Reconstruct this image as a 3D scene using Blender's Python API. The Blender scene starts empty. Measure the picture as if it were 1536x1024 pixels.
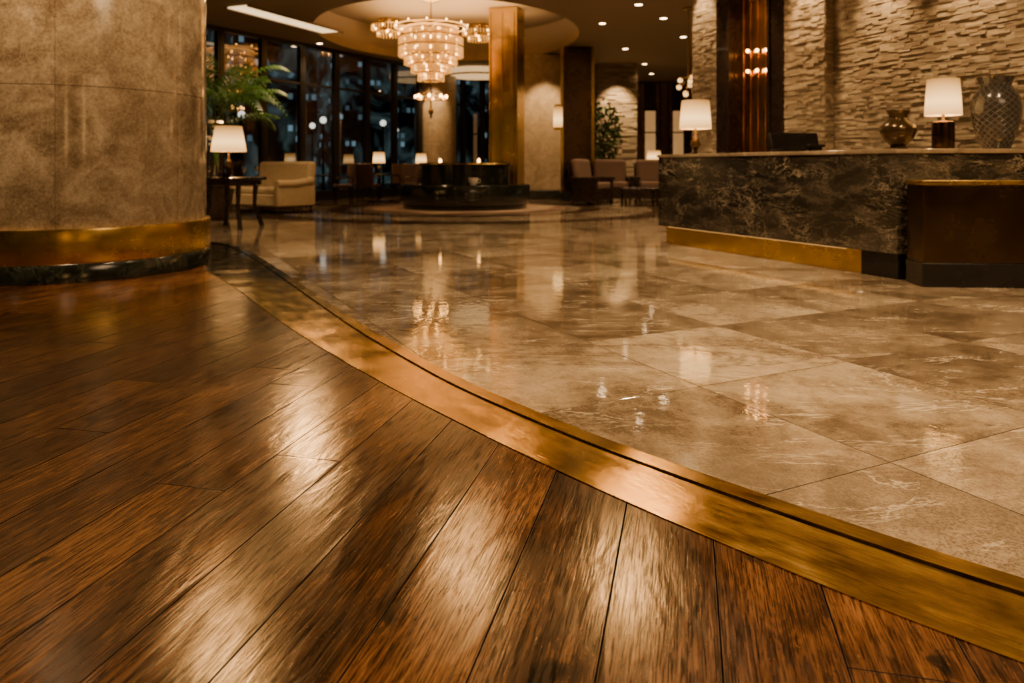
import bpy, math, random, bmesh
from mathutils import Vector, Matrix
random.seed(7)
F=1110.0; H=0.95; HZ=250.0
def G(x,y):
    d=F*H/(y-HZ); return ((x-768)*d/F, d)
scene=bpy.context.scene
COL=scene.collection

# ---------------------------------------------------------------- mesh builder
class MB:
    def __init__(s): s.v=[]; s.f=[]
    def add(s,vs,fs):
        o=len(s.v); s.v+= [tuple(p) for p in vs]; s.f+=[tuple(i+o for i in f) for f in fs]; return s
    def box(s,cx,cy,cz,sx,sy,sz,rz=0,M=None):
        vs=[]
        c,n=math.cos(rz),math.sin(rz)
        for z in (-.5,.5):
            for (a,b) in ((-.5,-.5),(.5,-.5),(.5,.5),(-.5,.5)):
                x,y=a*sx,b*sy
                p=Vector((x*c-y*n,x*n+y*c,z*sz))
                if M: p=M@p
                vs.append((p.x+cx,p.y+cy,p.z+cz))
        return s.add(vs,[(3,2,1,0),(4,5,6,7),(0,1,5,4),(1,2,6,5),(2,3,7,6),(3,0,4,7)])
    def prism(s,poly,z0,z1):
        A=sum(poly[i][0]*poly[(i+1)%len(poly)][1]-poly[(i+1)%len(poly)][0]*poly[i][1] for i in range(len(poly)))
        if A<0: poly=poly[::-1]
        n=len(poly)
        vs=[(p[0],p[1],z0) for p in poly]+[(p[0],p[1],z1) for p in poly]
        fs=[tuple(range(n))[::-1],tuple(range(n,2*n))]+[(i,(i+1)%n,n+(i+1)%n,n+i) for i in range(n)]
        return s.add(vs,fs)
    def lathe(s,prof,seg=32,cx=0,cy=0,cz=0,cap=True,sx=1,sy=1):
        vs=[];fs=[];m=len(prof)
        for r,z in prof:
            for k in range(seg):
                a=2*math.pi*k/seg; vs.append((cx+r*math.cos(a)*sx,cy+r*math.sin(a)*sy,cz+z))
        for i in range(m-1):
            for k in range(seg):
                k2=(k+1)%seg
                fs.append((i*seg+k,i*seg+k2,(i+1)*seg+k2,(i+1)*seg+k))
        if cap:
            fs.append(tuple(range(seg))[::-1]); fs.append(tuple(range((m-1)*seg,m*seg)))
        return s.add(vs,fs)
    def tube(s,pts,r,seg=8):
        pts=[Vector(p) for p in pts]; rs=r if isinstance(r,(list,tuple)) else [r]*len(pts)
        vs=[];fs=[]
        for i,p in enumerate(pts):
            t=(pts[min(i+1,len(pts)-1)]-pts[max(i-1,0)]).normalized()
            up=Vector((0,0,1)) if abs(t.z)<.9 else Vector((1,0,0))
            a=t.cross(up).normalized(); b=a.cross(t)
            for k in range(seg):
                an=2*math.pi*k/seg
                q=p+(a*math.cos(an)+b*math.sin(an))*rs[i]; vs.append(tuple(q))
        for i in range(len(pts)-1):
            for k in range(seg):
                k2=(k+1)%seg
                fs.append((i*seg+k,(i+1)*seg+k,(i+1)*seg+k2,i*seg+k2))
        fs.append(tuple(range(seg))); fs.append(tuple(range((len(pts)-1)*seg,len(pts)*seg))[::-1])
        return s.add(vs,fs)
    def torus(s,R,r,cz=0,seg=48,ms=8,cx=0,cy=0,h=None):
        vs=[];fs=[]
        for k in range(seg):
            a=2*math.pi*k/seg
            for j in range(ms):
                b=2*math.pi*j/ms
                rr=R+r*math.cos(b); vs.append((cx+rr*math.cos(a),cy+rr*math.sin(a),cz+(h or r)*math.sin(b)))
        for k in range(seg):
            for j in range(ms):
                fs.append((k*ms+j,((k+1)%seg)*ms+j,((k+1)%seg)*ms+(j+1)%ms,k*ms+(j+1)%ms))
        return s.add(vs,fs)
    def ball(s,c,r,seg=12,rings=8,sz=1):
        prof=[(max(r*math.sin(math.pi*i/rings),1e-4),-r*sz*math.cos(math.pi*i/rings)) for i in range(rings+1)]
        return s.lathe(prof,seg,c[0],c[1],c[2])
    def mesh(s,name):
        me=bpy.data.meshes.new(name); me.from_pydata(s.v,[],s.f); me.update(); return me

def make(name,mb,mat,parent=None,smooth=False,bevel=0,loc=(0,0,0),rz=0,bseg=3):
    me=mb.mesh(name)
    if smooth:
        for p in me.polygons: p.use_smooth=True
        me.set_sharp_from_angle(angle=math.radians(38))
    me.materials.append(mat)
    o=bpy.data.objects.new(name,me); COL.objects.link(o)
    o.location=loc; o.rotation_euler=(0,0,rz)
    if parent: o.parent=parent
    if bevel:
        b=o.modifiers.new('bevel','BEVEL'); b.width=bevel; b.segments=bseg; b.limit_method='ANGLE'; b.harden_normals=False
        for p in me.polygons: p.use_smooth=True
        me.set_sharp_from_angle(angle=math.radians(80)) if not smooth else None
    return o
def thing(name,label,cat,loc=(0,0,0),rz=0,group=None,scale=1):
    e=bpy.data.objects.new(name,None); e.empty_display_size=.1; COL.objects.link(e)
    e.location=loc; e.rotation_euler=(0,0,rz); e.scale=(scale,)*3
    e["label"]=label; e["category"]=cat
    if group: e["group"]=group
    return e
def tag(o,label,cat,group=None,kind=None):
    o["label"]=label; o["category"]=cat
    if group: o["group"]=group
    if kind: o["kind"]=kind
    return o
def struct(o,label=None):
    o["kind"]="structure"
    o["label"]=label or o.name; o["category"]=o.name.split('_')[0].split('.')[0]
    return o
def clone(root,loc,rz=0,label=None,scale=None):
    r=root.copy(); COL.objects.link(r); r.location=loc; r.rotation_euler=(0,0,rz)
    if scale: r.scale=(scale,)*3
    if label: r["label"]=label
    def rec(src,dst):
        for c in src.children:
            k=c.copy(); COL.objects.link(k); k.parent=dst; rec(c,k)
    rec(root,r); return r

# ---------------------------------------------------------------- node helper
class NT:
    def __init__(s,name):
        s.m=bpy.data.materials.new(name); s.m.use_nodes=True; s.t=s.m.node_tree
        s.b=s.t.nodes['Principled BSDF']; s.out=s.t.nodes['Material Output']
    def put(s,sock,val):
        if isinstance(val,bpy.types.NodeSocket): s.t.links.new(val,sock)
        elif val is not None:
            if isinstance(val,(tuple,list)) and len(val)==3 and sock.type=='RGBA': val=(*val,1)
            sock.default_value=val
    def n(s,ty,ins={},**pr):
        k=s.t.nodes.new(ty)
        for a,b in pr.items(): setattr(k,a,b)
        for a,b in ins.items(): s.put(k.inputs[a],b)
        return k
    def m_(s,op,a,b=None,c=None,clamp=False):
        k=s.t.nodes.new('ShaderNodeMath'); k.operation=op; k.use_clamp=clamp
        s.put(k.inputs[0],a)
        if b is not None: s.put(k.inputs[1],b)
        if c is not None: s.put(k.inputs[2],c)
        return k.outputs[0]
    def xyz(s,x,y,z=0.0):
        return s.n('ShaderNodeCombineXYZ',{0:x,1:y,2:z}).outputs[0]
    def pos(s):
        g=s.n('ShaderNodeNewGeometry'); sp=s.n('ShaderNodeSeparateXYZ',{0:g.outputs['Position']}); return g.outputs['Position'],sp.outputs
    def obj(s):
        g=s.n('ShaderNodeTexCoord'); sp=s.n('ShaderNodeSeparateXYZ',{0:g.outputs['Object']}); return g.outputs['Object'],sp.outputs
    def noise(s,vec,scale,detail=4,rough=.5,dist=0):
        return s.n('ShaderNodeTexNoise',{'Vector':vec,'Scale':scale,'Detail':detail,'Roughness':rough,'Distortion':dist}).outputs[0]
    def ramp(s,fac,stops,interp='LINEAR'):
        k=s.n('ShaderNodeValToRGB',{0:fac}); e=k.color_ramp; e.interpolation=interp
        while len(e.elements)<len(stops): e.elements.new(.5)
        for i,(p,c) in enumerate(stops):
            e.elements[i].position=p; e.elements[i].color=(*c,1) if len(c)==3 else c
        return k.outputs[0]
    def mix(s,fac,a,b,mode='MIX'):
        k=s.n('ShaderNodeMix',data_type='RGBA',blend_type=mode)
        s.put(k.inputs[0],fac); s.put(k.inputs[6],a); s.put(k.inputs[7],b); return k.outputs[2]
    def mr(s,v,a,b,c,d):
        return s.n('ShaderNodeMapRange',{0:v,1:a,2:b,3:c,4:d}).outputs[0]
    def bump(s,h,st,dist,normal=None):
        k=s.n('ShaderNodeBump',{'Height':h,'Strength':st,'Distance':dist})
        if normal is not None: s.put(k.inputs['Normal'],normal)
        return k.outputs[0]
    def set(s,**k):
        nm={'col':'Base Color','rough':'Roughness','metal':'Metallic','normal':'Normal','ior':'IOR','coat':'Coat Weight','coatr':'Coat Roughness','emc':'Emission Color','ems':'Emission Strength','trans':'Transmission Weight','aniso':'Anisotropic','spec':'Specular IOR Level'}
        for a,b in k.items(): s.put(s.b.inputs[nm[a]],b)
        return s.m

def simple(name,col,rough=.5,metal=0,var=.25,scale=6,bump=0,**kw):
    n=NT(name); o,_=n.obj(); f=n.noise(o,scale,5,.6)
    c=n.mix(f,tuple(x*(1-var) for x in col),tuple(min(x*(1+var),1) for x in col))
    r=n.mr(f,0.3,.7,max(rough-.06,0),rough+.06)
    if bump: kw['normal']=n.bump(n.noise(o,scale*12,3),bump,.01)
    return n.set(col=c,rough=r,metal=metal,**kw)
def emis(name,col,st,base=(.5,.4,.25)):
    n=NT(name); o,_=n.obj(); f=n.noise(o,5,2)
    return n.set(col=base,rough=.6,emc=col,ems=n.m_('MULTIPLY',n.mr(f,.2,.8,.85,1.15),st))

# ---------------------------------------------------------------- materials
def wood_floor():
    n=NT('wood_planks'); P,(x,y,z)=n.pos()[0],n.pos()[1][:3]
    u=n.m_('SUBTRACT',n.m_('MULTIPLY',x,.9733),n.m_('MULTIPLY',y,.2297))
    v=n.m_('ADD',n.m_('MULTIPLY',x,.2297),n.m_('MULTIPLY',y,.9733))
    W=.23; L=4.2
    us=n.m_('DIVIDE',n.m_('ADD',u,.164+W*40),W); i=n.m_('FLOOR',us); fu=n.m_('FRACT',us)
    r1=n.n('ShaderNodeTexWhiteNoise',{'W':i},noise_dimensions='1D').outputs[0]
    vs=n.m_('ADD',n.m_('DIVIDE',v,L),n.m_('MULTIPLY_ADD',r1,7.7,20.3)); j=n.m_('FLOOR',vs); fv=n.m_('FRACT',vs)
    wn=n.n('ShaderNodeTexWhiteNoise',{'Vector':n.xyz(i,j,0.)},noise_dimensions='3D'); r2=wn.outputs[0]
    off=n.m_('MULTIPLY',r2,37.0)
    eu=n.m_('MULTIPLY',n.m_('MINIMUM',fu,n.m_('SUBTRACT',1,fu)),W)
    ev=n.m_('MULTIPLY',n.m_('MINIMUM',fv,n.m_('SUBTRACT',1,fv)),L)
    e=n.m_('MINIMUM',eu,ev)
    gap=n.mr(e,.0012,.0028,0,1)
    def N(su,sv,o,d,r,ds): return n.noise(n.xyz(n.m_('MULTIPLY',u,su),n.m_('MULTIPLY',v,sv),o),1,d,r,ds)
    warp=N(5,.8,off,3,.5,.5)
    ring=n.m_('SINE',n.m_('MULTIPLY',n.m_('ADD',n.m_('MULTIPLY',u,1.6),n.m_('MULTIPLY',warp,.8)),190))
    g1=N(100,3.6,off,5,.66,.3)
    g2=N(250,10,off,3,.6,.3)
    stain=N(8,2.8,off,7,.68,.5)
    cloud=N(1.5,1.1,4.,4,.6,.5)
    knot=N(9,5,n.m_('ADD',off,9),4,.6,.5)
    t=n.m_('ADD',n.m_('MULTIPLY',g1,.36),n.m_('MULTIPLY',stain,.38))
    t=n.m_('ADD',t,n.m_('MULTIPLY',cloud,.26))
    t=n.m_('ADD',t,n.m_('MULTIPLY',ring,.018))
    t=n.m_('ADD',t,n.m_('MULTIPLY',n.m_('SUBTRACT',r2,.5),.10))
    c=n.ramp(t,[(.37,(.010,.0037,.0015)),(.45,(.036,.0135,.0045)),(.53,(.092,.036,.0110)),(.64,(.21,.092,.030))])
    pores=n.mr(g2,.42,.51,.30,1)
    c=n.mix(1.0,c,pores,'MULTIPLY')
    kn=n.mr(knot,.62,.69,1,.15); c=n.mix(1.0,c,kn,'MULTIPLY')
    sc=N(160,30,n.m_('ADD',off,3),2,.5,3.0); c=n.mix(n.mr(sc,.70,.73,0,.45),c,(.25,.13,.05))
    sc2=N(24,70,n.m_('ADD',off,6),2,.5,3.0); c=n.mix(n.mr(n.m_('ABSOLUTE',n.m_('SUBTRACT',sc2,.68)),0,.006,.6,0),c,(.01,.005,.002))
    c=n.mix(1.0,c,n.m_('MULTIPLY_ADD',gap,.99,.01),'MULTIPLY')
    mask=n.mr(e,.001,.010,0,1)
    low=n.m_('MULTIPLY',n.m_('SUBTRACT',N(10,3.0,off,2,.5,1),.5),mask)
    rip=n.m_('SUBTRACT',N(110,13,off,2,.5,.8),.5)
    h=n.m_('ADD',n.m_('MULTIPLY',n.m_('SUBTRACT',g2,.5),.16),n.m_('MULTIPLY',n.m_('SUBTRACT',g1,.5),.22))
    h=n.m_('ADD',h,n.m_('MULTIPLY',rip,.36)); h=n.m_('MULTIPLY',h,mask)
    b1=n.bump(low,.20,.009)
    b2=n.bump(h,.5,.0014,b1)
    sm=N(3,2,2.,5,.65,1)
    r=n.m_('ADD',n.m_('MULTIPLY_ADD',g1,.12,.09),n.mr(sm,.35,.65,0,.07))
    r=n.m_('ADD',r,n.m_('MULTIPLY',n.m_('SUBTRACT',1,gap),.6))
    return n.set(col=c,rough=r,normal=b2,ior=1.5,spec=n.m_('MULTIPLY',gap,n.mr(g2,.38,.5,.15,.55)))

def marble_floor():
    n=NT('marble_tiles'); P,(x,y,z)=n.pos()[0],n.pos()[1][:3]
    a=n.m_('ADD',n.m_('MULTIPLY',x,-.442),n.m_('MULTIPLY',y,.897))
    b=n.m_('ADD',n.m_('MULTIPLY',x,.897),n.m_('MULTIPLY',y,.442))
    T=.915
    A=n.m_('DIVIDE',n.m_('SUBTRACT',a,1.598-T*30),T); B=n.m_('DIVIDE',n.m_('SUBTRACT',b,2.143-T*30),T)
    ia,ib=n.m_('FLOOR',A),n.m_('FLOOR',B); fa,fb=n.m_('FRACT',A),n.m_('FRACT',B)
    wn=n.n('ShaderNodeTexWhiteNoise',{'Vector':n.xyz(ia,ib,3.)},noise_dimensions='3D'); r=wn.outputs[0]
    e=n.m_('MULTIPLY',n.m_('MINIMUM',n.m_('MINIMUM',fa,n.m_('SUBTRACT',1,fa)),n.m_('MINIMUM',fb,n.m_('SUBTRACT',1,fb))),T)
    gap=n.mr(e,.0012,.003,0,1)
    v=n.xyz(a,b,n.m_('MULTIPLY',r,30))
    big=n.noise(v,1.6,5,.58,.5); med=n.noise(v,8,8,.7,.3); fine=n.noise(v,80,5,.8)
    t=n.m_('ADD',n.m_('MULTIPLY',big,.42),n.m_('ADD',n.m_('MULTIPLY',med,.34),n.m_('MULTIPLY',fine,.24)))
    t=n.m_('ADD',t,n.m_('MULTIPLY',n.m_('SUBTRACT',r,.5),.12))
    c=n.ramp(t,[(.37,(.065,.046,.028)),(.45,(.14,.103,.065)),(.53,(.25,.193,.130)),(.64,(.43,.355,.255))])
    st=n.xyz(n.m_('ADD',n.m_('MULTIPLY',a,1.0),n.m_('MULTIPLY',b,.4)),n.m_('MULTIPLY',b,.35),n.m_('MULTIPLY',r,30))
    vn=n.noise(st,1.5,6,.65,.9); vein=n.mr(n.m_('ABSOLUTE',n.m_('SUBTRACT',vn,.5)),0,.009,1,0)
    br=n.mr(n.noise(v,3,3,.5),.42,.58,0,1)
    c=n.mix(n.m_('MULTIPLY',n.m_('MULTIPLY',vein,br),.7),c,(.62,.54,.42))
    vn2=n.noise(st,1.1,6,.65,1.0); vein2=n.mr(n.m_('ABSOLUTE',n.m_('SUBTRACT',vn2,.55)),0,.025,1,0)
    c=n.mix(n.m_('MULTIPLY',vein2,.5),c,(.07,.042,.021))
    pits=n.noise(v,110,4,.75); pm=n.mr(pits,.53,.59,0,1)
    near=n.mr(y,1.5,2.7,1,0)
    pk=n.m_('MULTIPLY',pm,near)
    c=n.mix(n.m_('MULTIPLY',near,.30),c,(.48,.39,.285))
    c=n.mix(n.m_('MULTIPLY',pk,.75),c,(.11,.07,.038))
    dx=n.m_('SUBTRACT',x,-1.08); dy=n.m_('SUBTRACT',y,17.1)
    rr=n.m_('SQRT',n.m_('ADD',n.m_('MULTIPLY',dx,dx),n.m_('MULTIPLY',dy,dy)))
    band=n.m_('MAXIMUM',n.m_('LESS_THAN',n.m_('ABSOLUTE',n.m_('SUBTRACT',rr,2.9)),.22),n.m_('LESS_THAN',n.m_('ABSOLUTE',n.m_('SUBTRACT',rr,4.6)),.35))
    c=n.mix(n.m_('MULTIPLY',band,.85),c,(.035,.017,.009))
    c=n.mix(n.m_('SUBTRACT',1,gap),c,(.03,.02,.012))
    h=n.m_('SUBTRACT',gap,n.m_('MULTIPLY',pk,.8))
    nm=n.bump(h,.8,.002)
    nm=n.bump(n.noise(n.xyz(a,b,0.),14,3,.5),.12,.006,nm)
    ro=n.m_('ADD',n.mr(med,.3,.7,.02,.075),n.m_('MULTIPLY',near,.15))
    return n.set(col=c,rough=ro,normal=nm,ior=1.8)

def brass(name,col=(.52,.33,.09),rough=.24,uvbrush=False,stretch=(1,1,60),amp=.15):
    n=NT(name)
    if uvbrush:
        tc=n.n('ShaderNodeTexCoord').outputs['UV']; mp=n.n('ShaderNodeMapping',{'Vector':tc,'Scale':(4,260,1)}).outputs[0]
        mp2=n.n('ShaderNodeMapping',{'Vector':tc,'Scale':(1.8,4,1)}).outputs[0]
    else:
        tc,_=n.obj(); mp=n.n('ShaderNodeMapping',{'Vector':tc,'Scale':stretch}).outputs[0]; mp2=tc
    f=n.noise(mp,1.0,4,.6); g=n.noise(mp2,2.5,5,.65)
    c=n.mix(g,tuple(q*.60 for q in col),tuple(q*1.15 for q in col))
    r=n.m_('ADD',n.mr(g,.3,.7,rough-.05,rough+.09),n.m_('MULTIPLY',f,.06))
    nm=n.bump(f,amp,.0015); metal=1.0
    if uvbrush:
        c=n.mix(n.mr(g,.36,.62,0,1),tuple(q*.55 for q in col),tuple(q*1.05 for q in col))
        sc=n.noise(n.n('ShaderNodeMapping',{'Vector':tc,'Scale':(45,150,1),'Rotation':(0,0,.5)}).outputs[0],1,4,.65,1.6)
        c=n.mix(n.mr(sc,.62,.68,0,.6),c,(.10,.055,.012))
        c=n.mix(n.mr(f,.38,.58,.65,0),c,tuple(q*.35 for q in col))
        nm=n.bump(n.noise(n.n('ShaderNodeMapping',{'Vector':tc,'Scale':(3.0,.9,1)}).outputs[0],1.2,0,.5),.26,.03,nm)
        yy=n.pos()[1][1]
        dk=n.mr(yy,4.1,6.4,0,1)  # dark reflection at the far end, painted into the brass colour
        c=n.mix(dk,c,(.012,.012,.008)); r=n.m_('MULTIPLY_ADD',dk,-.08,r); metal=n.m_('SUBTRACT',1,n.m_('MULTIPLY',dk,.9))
    return n.set(col=c,rough=r,metal=metal,normal=nm)

def stone(name,stops,scale=3,vein=None,rough=.15,ve=.4,dist=1.5,bumpy=0,joints=None,vw=.022,strv=None,fineamt=.25,coat=0):
    n=NT(name); o,(x,y,z)=n.obj()[0],n.obj()[1][:3]
    ov=n.n('ShaderNodeMapping',{'Vector':o,'Scale':strv[0],'Rotation':strv[1]}).outputs[0] if strv else o
    b=n.noise(ov,scale,8,.62,dist); f=n.noise(o,scale*14,5,.75)
    t=n.m_('ADD',n.m_('MULTIPLY',b,1-fineamt),n.m_('MULTIPLY',f,fineamt))
    c=n.ramp(t,stops)
    if vein:
        br=n.mr(n.noise(o,scale*.9,3,.5),.42,.6,.15,1)
        for (sc_,off_,am) in ((.45,0,1),(.9,5.3,.7),(1.6,9.1,.4)):
            w=n.noise(n.n('ShaderNodeMapping',{'Vector':ov,'Location':(off_,off_,0)}).outputs[0],scale*sc_,7,.66,.8 if strv else 2.6); vm=n.mr(n.m_('ABSOLUTE',n.m_('SUBTRACT',w,.5)),0,vw,1,0)
            c=n.mix(n.m_('MULTIPLY',n.m_('MULTIPLY',vm,ve*am),br),c,vein)
            if not strv: break
    if joints:
        R,zh,na=joints
        an=n.m_('DIVIDE',n.m_('ARCTAN2',y,x),2*math.pi/na); row=n.m_('DIVIDE',n.m_('SUBTRACT',z,.43),zh)
        fr=n.m_('FRACT',n.m_('ADD',row,10)); fa=n.m_('FRACT',n.m_('ADD',an,20.3))
        wn=n.n('ShaderNodeTexWhiteNoise',{'Vector':n.xyz(n.m_('FLOOR',n.m_('ADD',an,20.3)),n.m_('FLOOR',n.m_('ADD',row,10)),0.)},noise_dimensions='3D').outputs[0]
        c=n.mix(n.m_('MULTIPLY',wn,.40),c,(.10,.066,.038))
        ez=n.m_('MULTIPLY',n.m_('MINIMUM',fr,n.m_('SUBTRACT',1,fr)),zh); ea=n.m_('MULTIPLY',n.m_('MINIMUM',fa,n.m_('SUBTRACT',1,fa)),2*math.pi*R/na)
        c=n.mix(1.,c,n.mr(ez,.002,.006,.35,1),'MULTIPLY'); c=n.mix(1.,c,n.mr(ea,.002,.004,.6,1),'MULTIPLY')
    nm=n.bump(f,bumpy,.01) if bumpy else None
    return n.set(col=c,rough=n.mr(f,.3,.7,rough*.7,rough*1.3),normal=nm,ior=1.65,coat=coat,coatr=.04)

M_wood=wood_floor(); M_marble=marble_floor()
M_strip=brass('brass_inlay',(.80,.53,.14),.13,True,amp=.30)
M_brass=brass('brushed_brass',(.84,.57,.17),.20,stretch=(2,2,50))
M_brassv=brass('polished_brass',(.60,.41,.14),.17,stretch=(30,30,1))
M_blackm=stone('black_marble',[(.35,(.003,.004,.003)),(.55,(.008,.010,.007)),(.7,(.02,.022,.016))],2.5,(.10,.11,.08),.14,.25)
M_desk=stone('brown_marble',[(.36,(.005,.0045,.0035)),(.48,(.014,.012,.009)),(.58,(.034,.028,.021)),(.70,(.09,.075,.055))],2.8,(.45,.37,.26),.09,.75,.7,.1,None,.008,((1,1,2.4),(.35,.85,.25)),fineamt=.22)
M_desktop=stone('counter_marble',[(.35,(.12,.09,.06)),(.55,(.22,.17,.11)),(.7,(.35,.28,.20))],3,None,.12)
M_col=stone('column_marble',[(.38,(.095,.066,.040)),(.46,(.175,.129,.083)),(.54,(.265,.205,.138)),(.64,(.42,.34,.24))],3.2,(.48,.39,.28),.11,.4,.8,0,(1.15,1.18,7),fineamt=.40,vw=.010)
M_beige=stone('beige_stone',[(.35,(.20,.145,.085)),(.55,(.32,.24,.145)),(.7,(.42,.33,.22))],3,None,.3)
def _l():
    n=NT('ledger_stone'); g=n.n('ShaderNodeNewGeometry'); o,_=n.pos()
    r=g.outputs['Random Per Island']; f=n.noise(o,40,6,.75)
    c=n.ramp(n.m_('ADD',n.m_('MULTIPLY',r,.5),n.m_('MULTIPLY',f,.5)),[(.15,(.16,.12,.078)),(.5,(.30,.235,.155)),(.85,(.50,.41,.29))])
    return n.set(col=c,rough=.45,normal=n.bump(f,.6,.01))
M_ledger=_l()
M_dark=simple('dark_wood',(.014,.007,.004),.28,coat=.3)
M_darkmetal=simple('dark_bronze',(.09,.055,.03),.25,1.0)
M_cab=brass('bronze_cabinet',(.14,.088,.043),.19,stretch=(1,1,40))
M_copper=brass('copper_panel',(.80,.42,.13),.16,stretch=(14,14,.6),amp=.4)
M_wallw=simple('wall_walnut',(.05,.028,.016),.4,scale=2)
M_walls=simple('wall_plaster',(.10,.075,.046),.7,scale=2)
M_ceil=simple('ceiling_plaster',(.24,.18,.11),.8,scale=1,var=.08)
M_frame=simple('window_frame_metal',(.008,.007,.006),.35)
M_leaf=simple('leaf_green',(.055,.14,.025),.4,scale=9,var=.5)
M_leaf2=simple('tree_leaf',(.07,.13,.025),.45,scale=9,var=.5)
M_pot=simple('pot_ceramic',(.05,.035,.025),.3)
def shade(name='lamp_shade_glow',s=3.2):
    n=NT(name); g=n.n('ShaderNodeTexCoord').outputs['Generated']; z=n.n('ShaderNodeSeparateXYZ',{0:g}).outputs[2]
    k=n.m_('SUBTRACT',1,n.m_('MULTIPLY',n.m_('ABSOLUTE',n.m_('SUBTRACT',z,.38)),1.3))
    return n.set(col=(.3,.22,.12),rough=.7,emc=n.mix(k,(1,.40,.07),(1,.57,.19)),ems=n.m_('MULTIPLY',k,s))
M_shade=shade(); M_added_sconce=shade('added_sconce_glow',7)
M_bulb=emis('warm_bulb',(1,.45,.10),24)
M_down=emis('downlight_glow',(1,.66,.33),30)
M_cove=emis('cove_glow',(1,.60,.25),1.1)
M_niche=emis('niche_glow',(1,.50,.17),.4)
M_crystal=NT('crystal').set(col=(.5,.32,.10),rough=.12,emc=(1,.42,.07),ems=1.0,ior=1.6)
M_cream=simple('cream_fabric',(.46,.35,.20),.8,scale=8,bump=.3)
M_rose=simple('rose_fabric',(.085,.045,.027),.8,scale=8,bump=.3)
M_brownf=simple('brown_fabric',(.08,.045,.028),.7,scale=8,bump=.3)
M_white=simple('white_porcelain',(.75,.68,.58),.2,var=.05)
M_flower=simple('white_petals',(.7,.62,.5),.5,var=.1)
M_black=simple('black_plastic',(.008,.007,.007),.25)
M_led=emis('led_strip',(1,.50,.14),.9)
def glass():
    n=NT('window_glass'); t=n.t
    tr=n.n('ShaderNodeBsdfTransparent',{'Color':(.9,.94,.97,1)}); gl=n.n('ShaderNodeBsdfGlossy',{'Color':(1,1,1,1),'Roughness':.01})
    lw=n.n('ShaderNodeLayerWeight',{'Blend':.25}).outputs['Facing']
    mx=n.n('ShaderNodeMixShader',{0:n.mr(lw,0,1,.08,.6)}); t.links.new(tr.outputs[0],mx.inputs[1]); t.links.new(gl.outputs[0],mx.inputs[2])
    t.links.new(mx.outputs[0],n.out.inputs['Surface']); return n.m
M_glass=glass()
M_cup=NT('clear_glass').set(col=(.95,.95,.95),rough=.03,trans=1.0,ior=1.45)
def vase_mat(name,c1,c2,sc):
    n=NT(name); o,(x,y,z)=n.obj()[0],n.obj()[1][:3]
    an=n.m_('MULTIPLY',n.m_('ARCTAN2',y,x),sc); zz=n.m_('MULTIPLY',z,sc*6.5)
    p=n.m_('SINE',n.m_('ADD',an,zz)); q=n.m_('SINE',n.m_('SUBTRACT',an,zz))
    m=n.m_('MAXIMUM',p,q); k=n.mr(m,.7,.98,0,1)
    return n.set(col=n.mix(k,c1,c2),rough=.2,normal=n.bump(k,.8,.006),coat=.5)
M_vase=vase_mat('patterned_glaze',(.030,.028,.026),(.085,.074,.060),18)
M_vase2=simple('bronze_glaze',(.08,.052,.022),.18,.7)
def carpet_mat():
    n=NT('carpet_pattern'); o,(x,y,z)=n.obj()[0],n.obj()[1][:3]
    r=n.m_('SQRT',n.m_('ADD',n.m_('MULTIPLY',x,x),n.m_('MULTIPLY',y,y)))
    w=n.m_('SINE',n.m_('ADD',n.m_('MULTIPLY',r,3.2),n.m_('MULTIPLY',n.noise(o,.5,2),6)))
    c=n.mix(n.mr(w,-.2,.2,0,1),(.075,.035,.02),(.22,.15,.09))
    return n.set(col=c,rough=.85,normal=n.bump(n.noise(o,120,2),.4,.01))
M_carpet=carpet_mat()
def bld_mat():
    n=NT('city_facade'); o,(x,y,z)=n.obj()[0],n.obj()[1][:3]
    a=n.m_('MULTIPLY',n.m_('ADD',x,n.m_('MULTIPLY',y,1.01)),2.6); b=n.m_('MULTIPLY',z,1.9)
    wn=n.n('ShaderNodeTexWhiteNoise',{'Vector':n.xyz(n.m_('FLOOR',a),n.m_('FLOOR',b),0.)},noise_dimensions='3D')
    on=n.m_('GREATER_THAN',wn.outputs[0],.80)
    fa=n.m_('FRACT',a); fb=n.m_('FRACT',b)
    ins=n.m_('MULTIPLY',n.m_('MULTIPLY',n.m_('GREATER_THAN',fa,.2),n.m_('LESS_THAN',fa,.8)),n.m_('MULTIPLY',n.m_('GREATER_THAN',fb,.25),n.m_('LESS_THAN',fb,.8)))
    sp=n.n('ShaderNodeSeparateColor',{0:wn.outputs[1]}).outputs[0]
    col=n.mix(n.m_('GREATER_THAN',sp,.6),(1,.58,.22),(.3,.5,.6))
    st=n.m_('MULTIPLY',n.m_('MULTIPLY',on,ins),n.m_('MULTIPLY',n.m_('POWER',wn.outputs[0],9),.6))
    gl=n.mr(n.noise(o,.35,4,.65,1),.48,.66,0,.09)
    return n.set(col=(.02,.03,.045),rough=.4,emc=n.mix(n.m_('GREATER_THAN',st,.001),(.45,.75,.75),col),ems=n.m_('ADD',st,gl))
M_bld=bld_mat()
M_ground=simple('night_paving',(.012,.013,.015),.4)
M_street=emis('street_globe',(.9,.85,.7),2)

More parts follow.
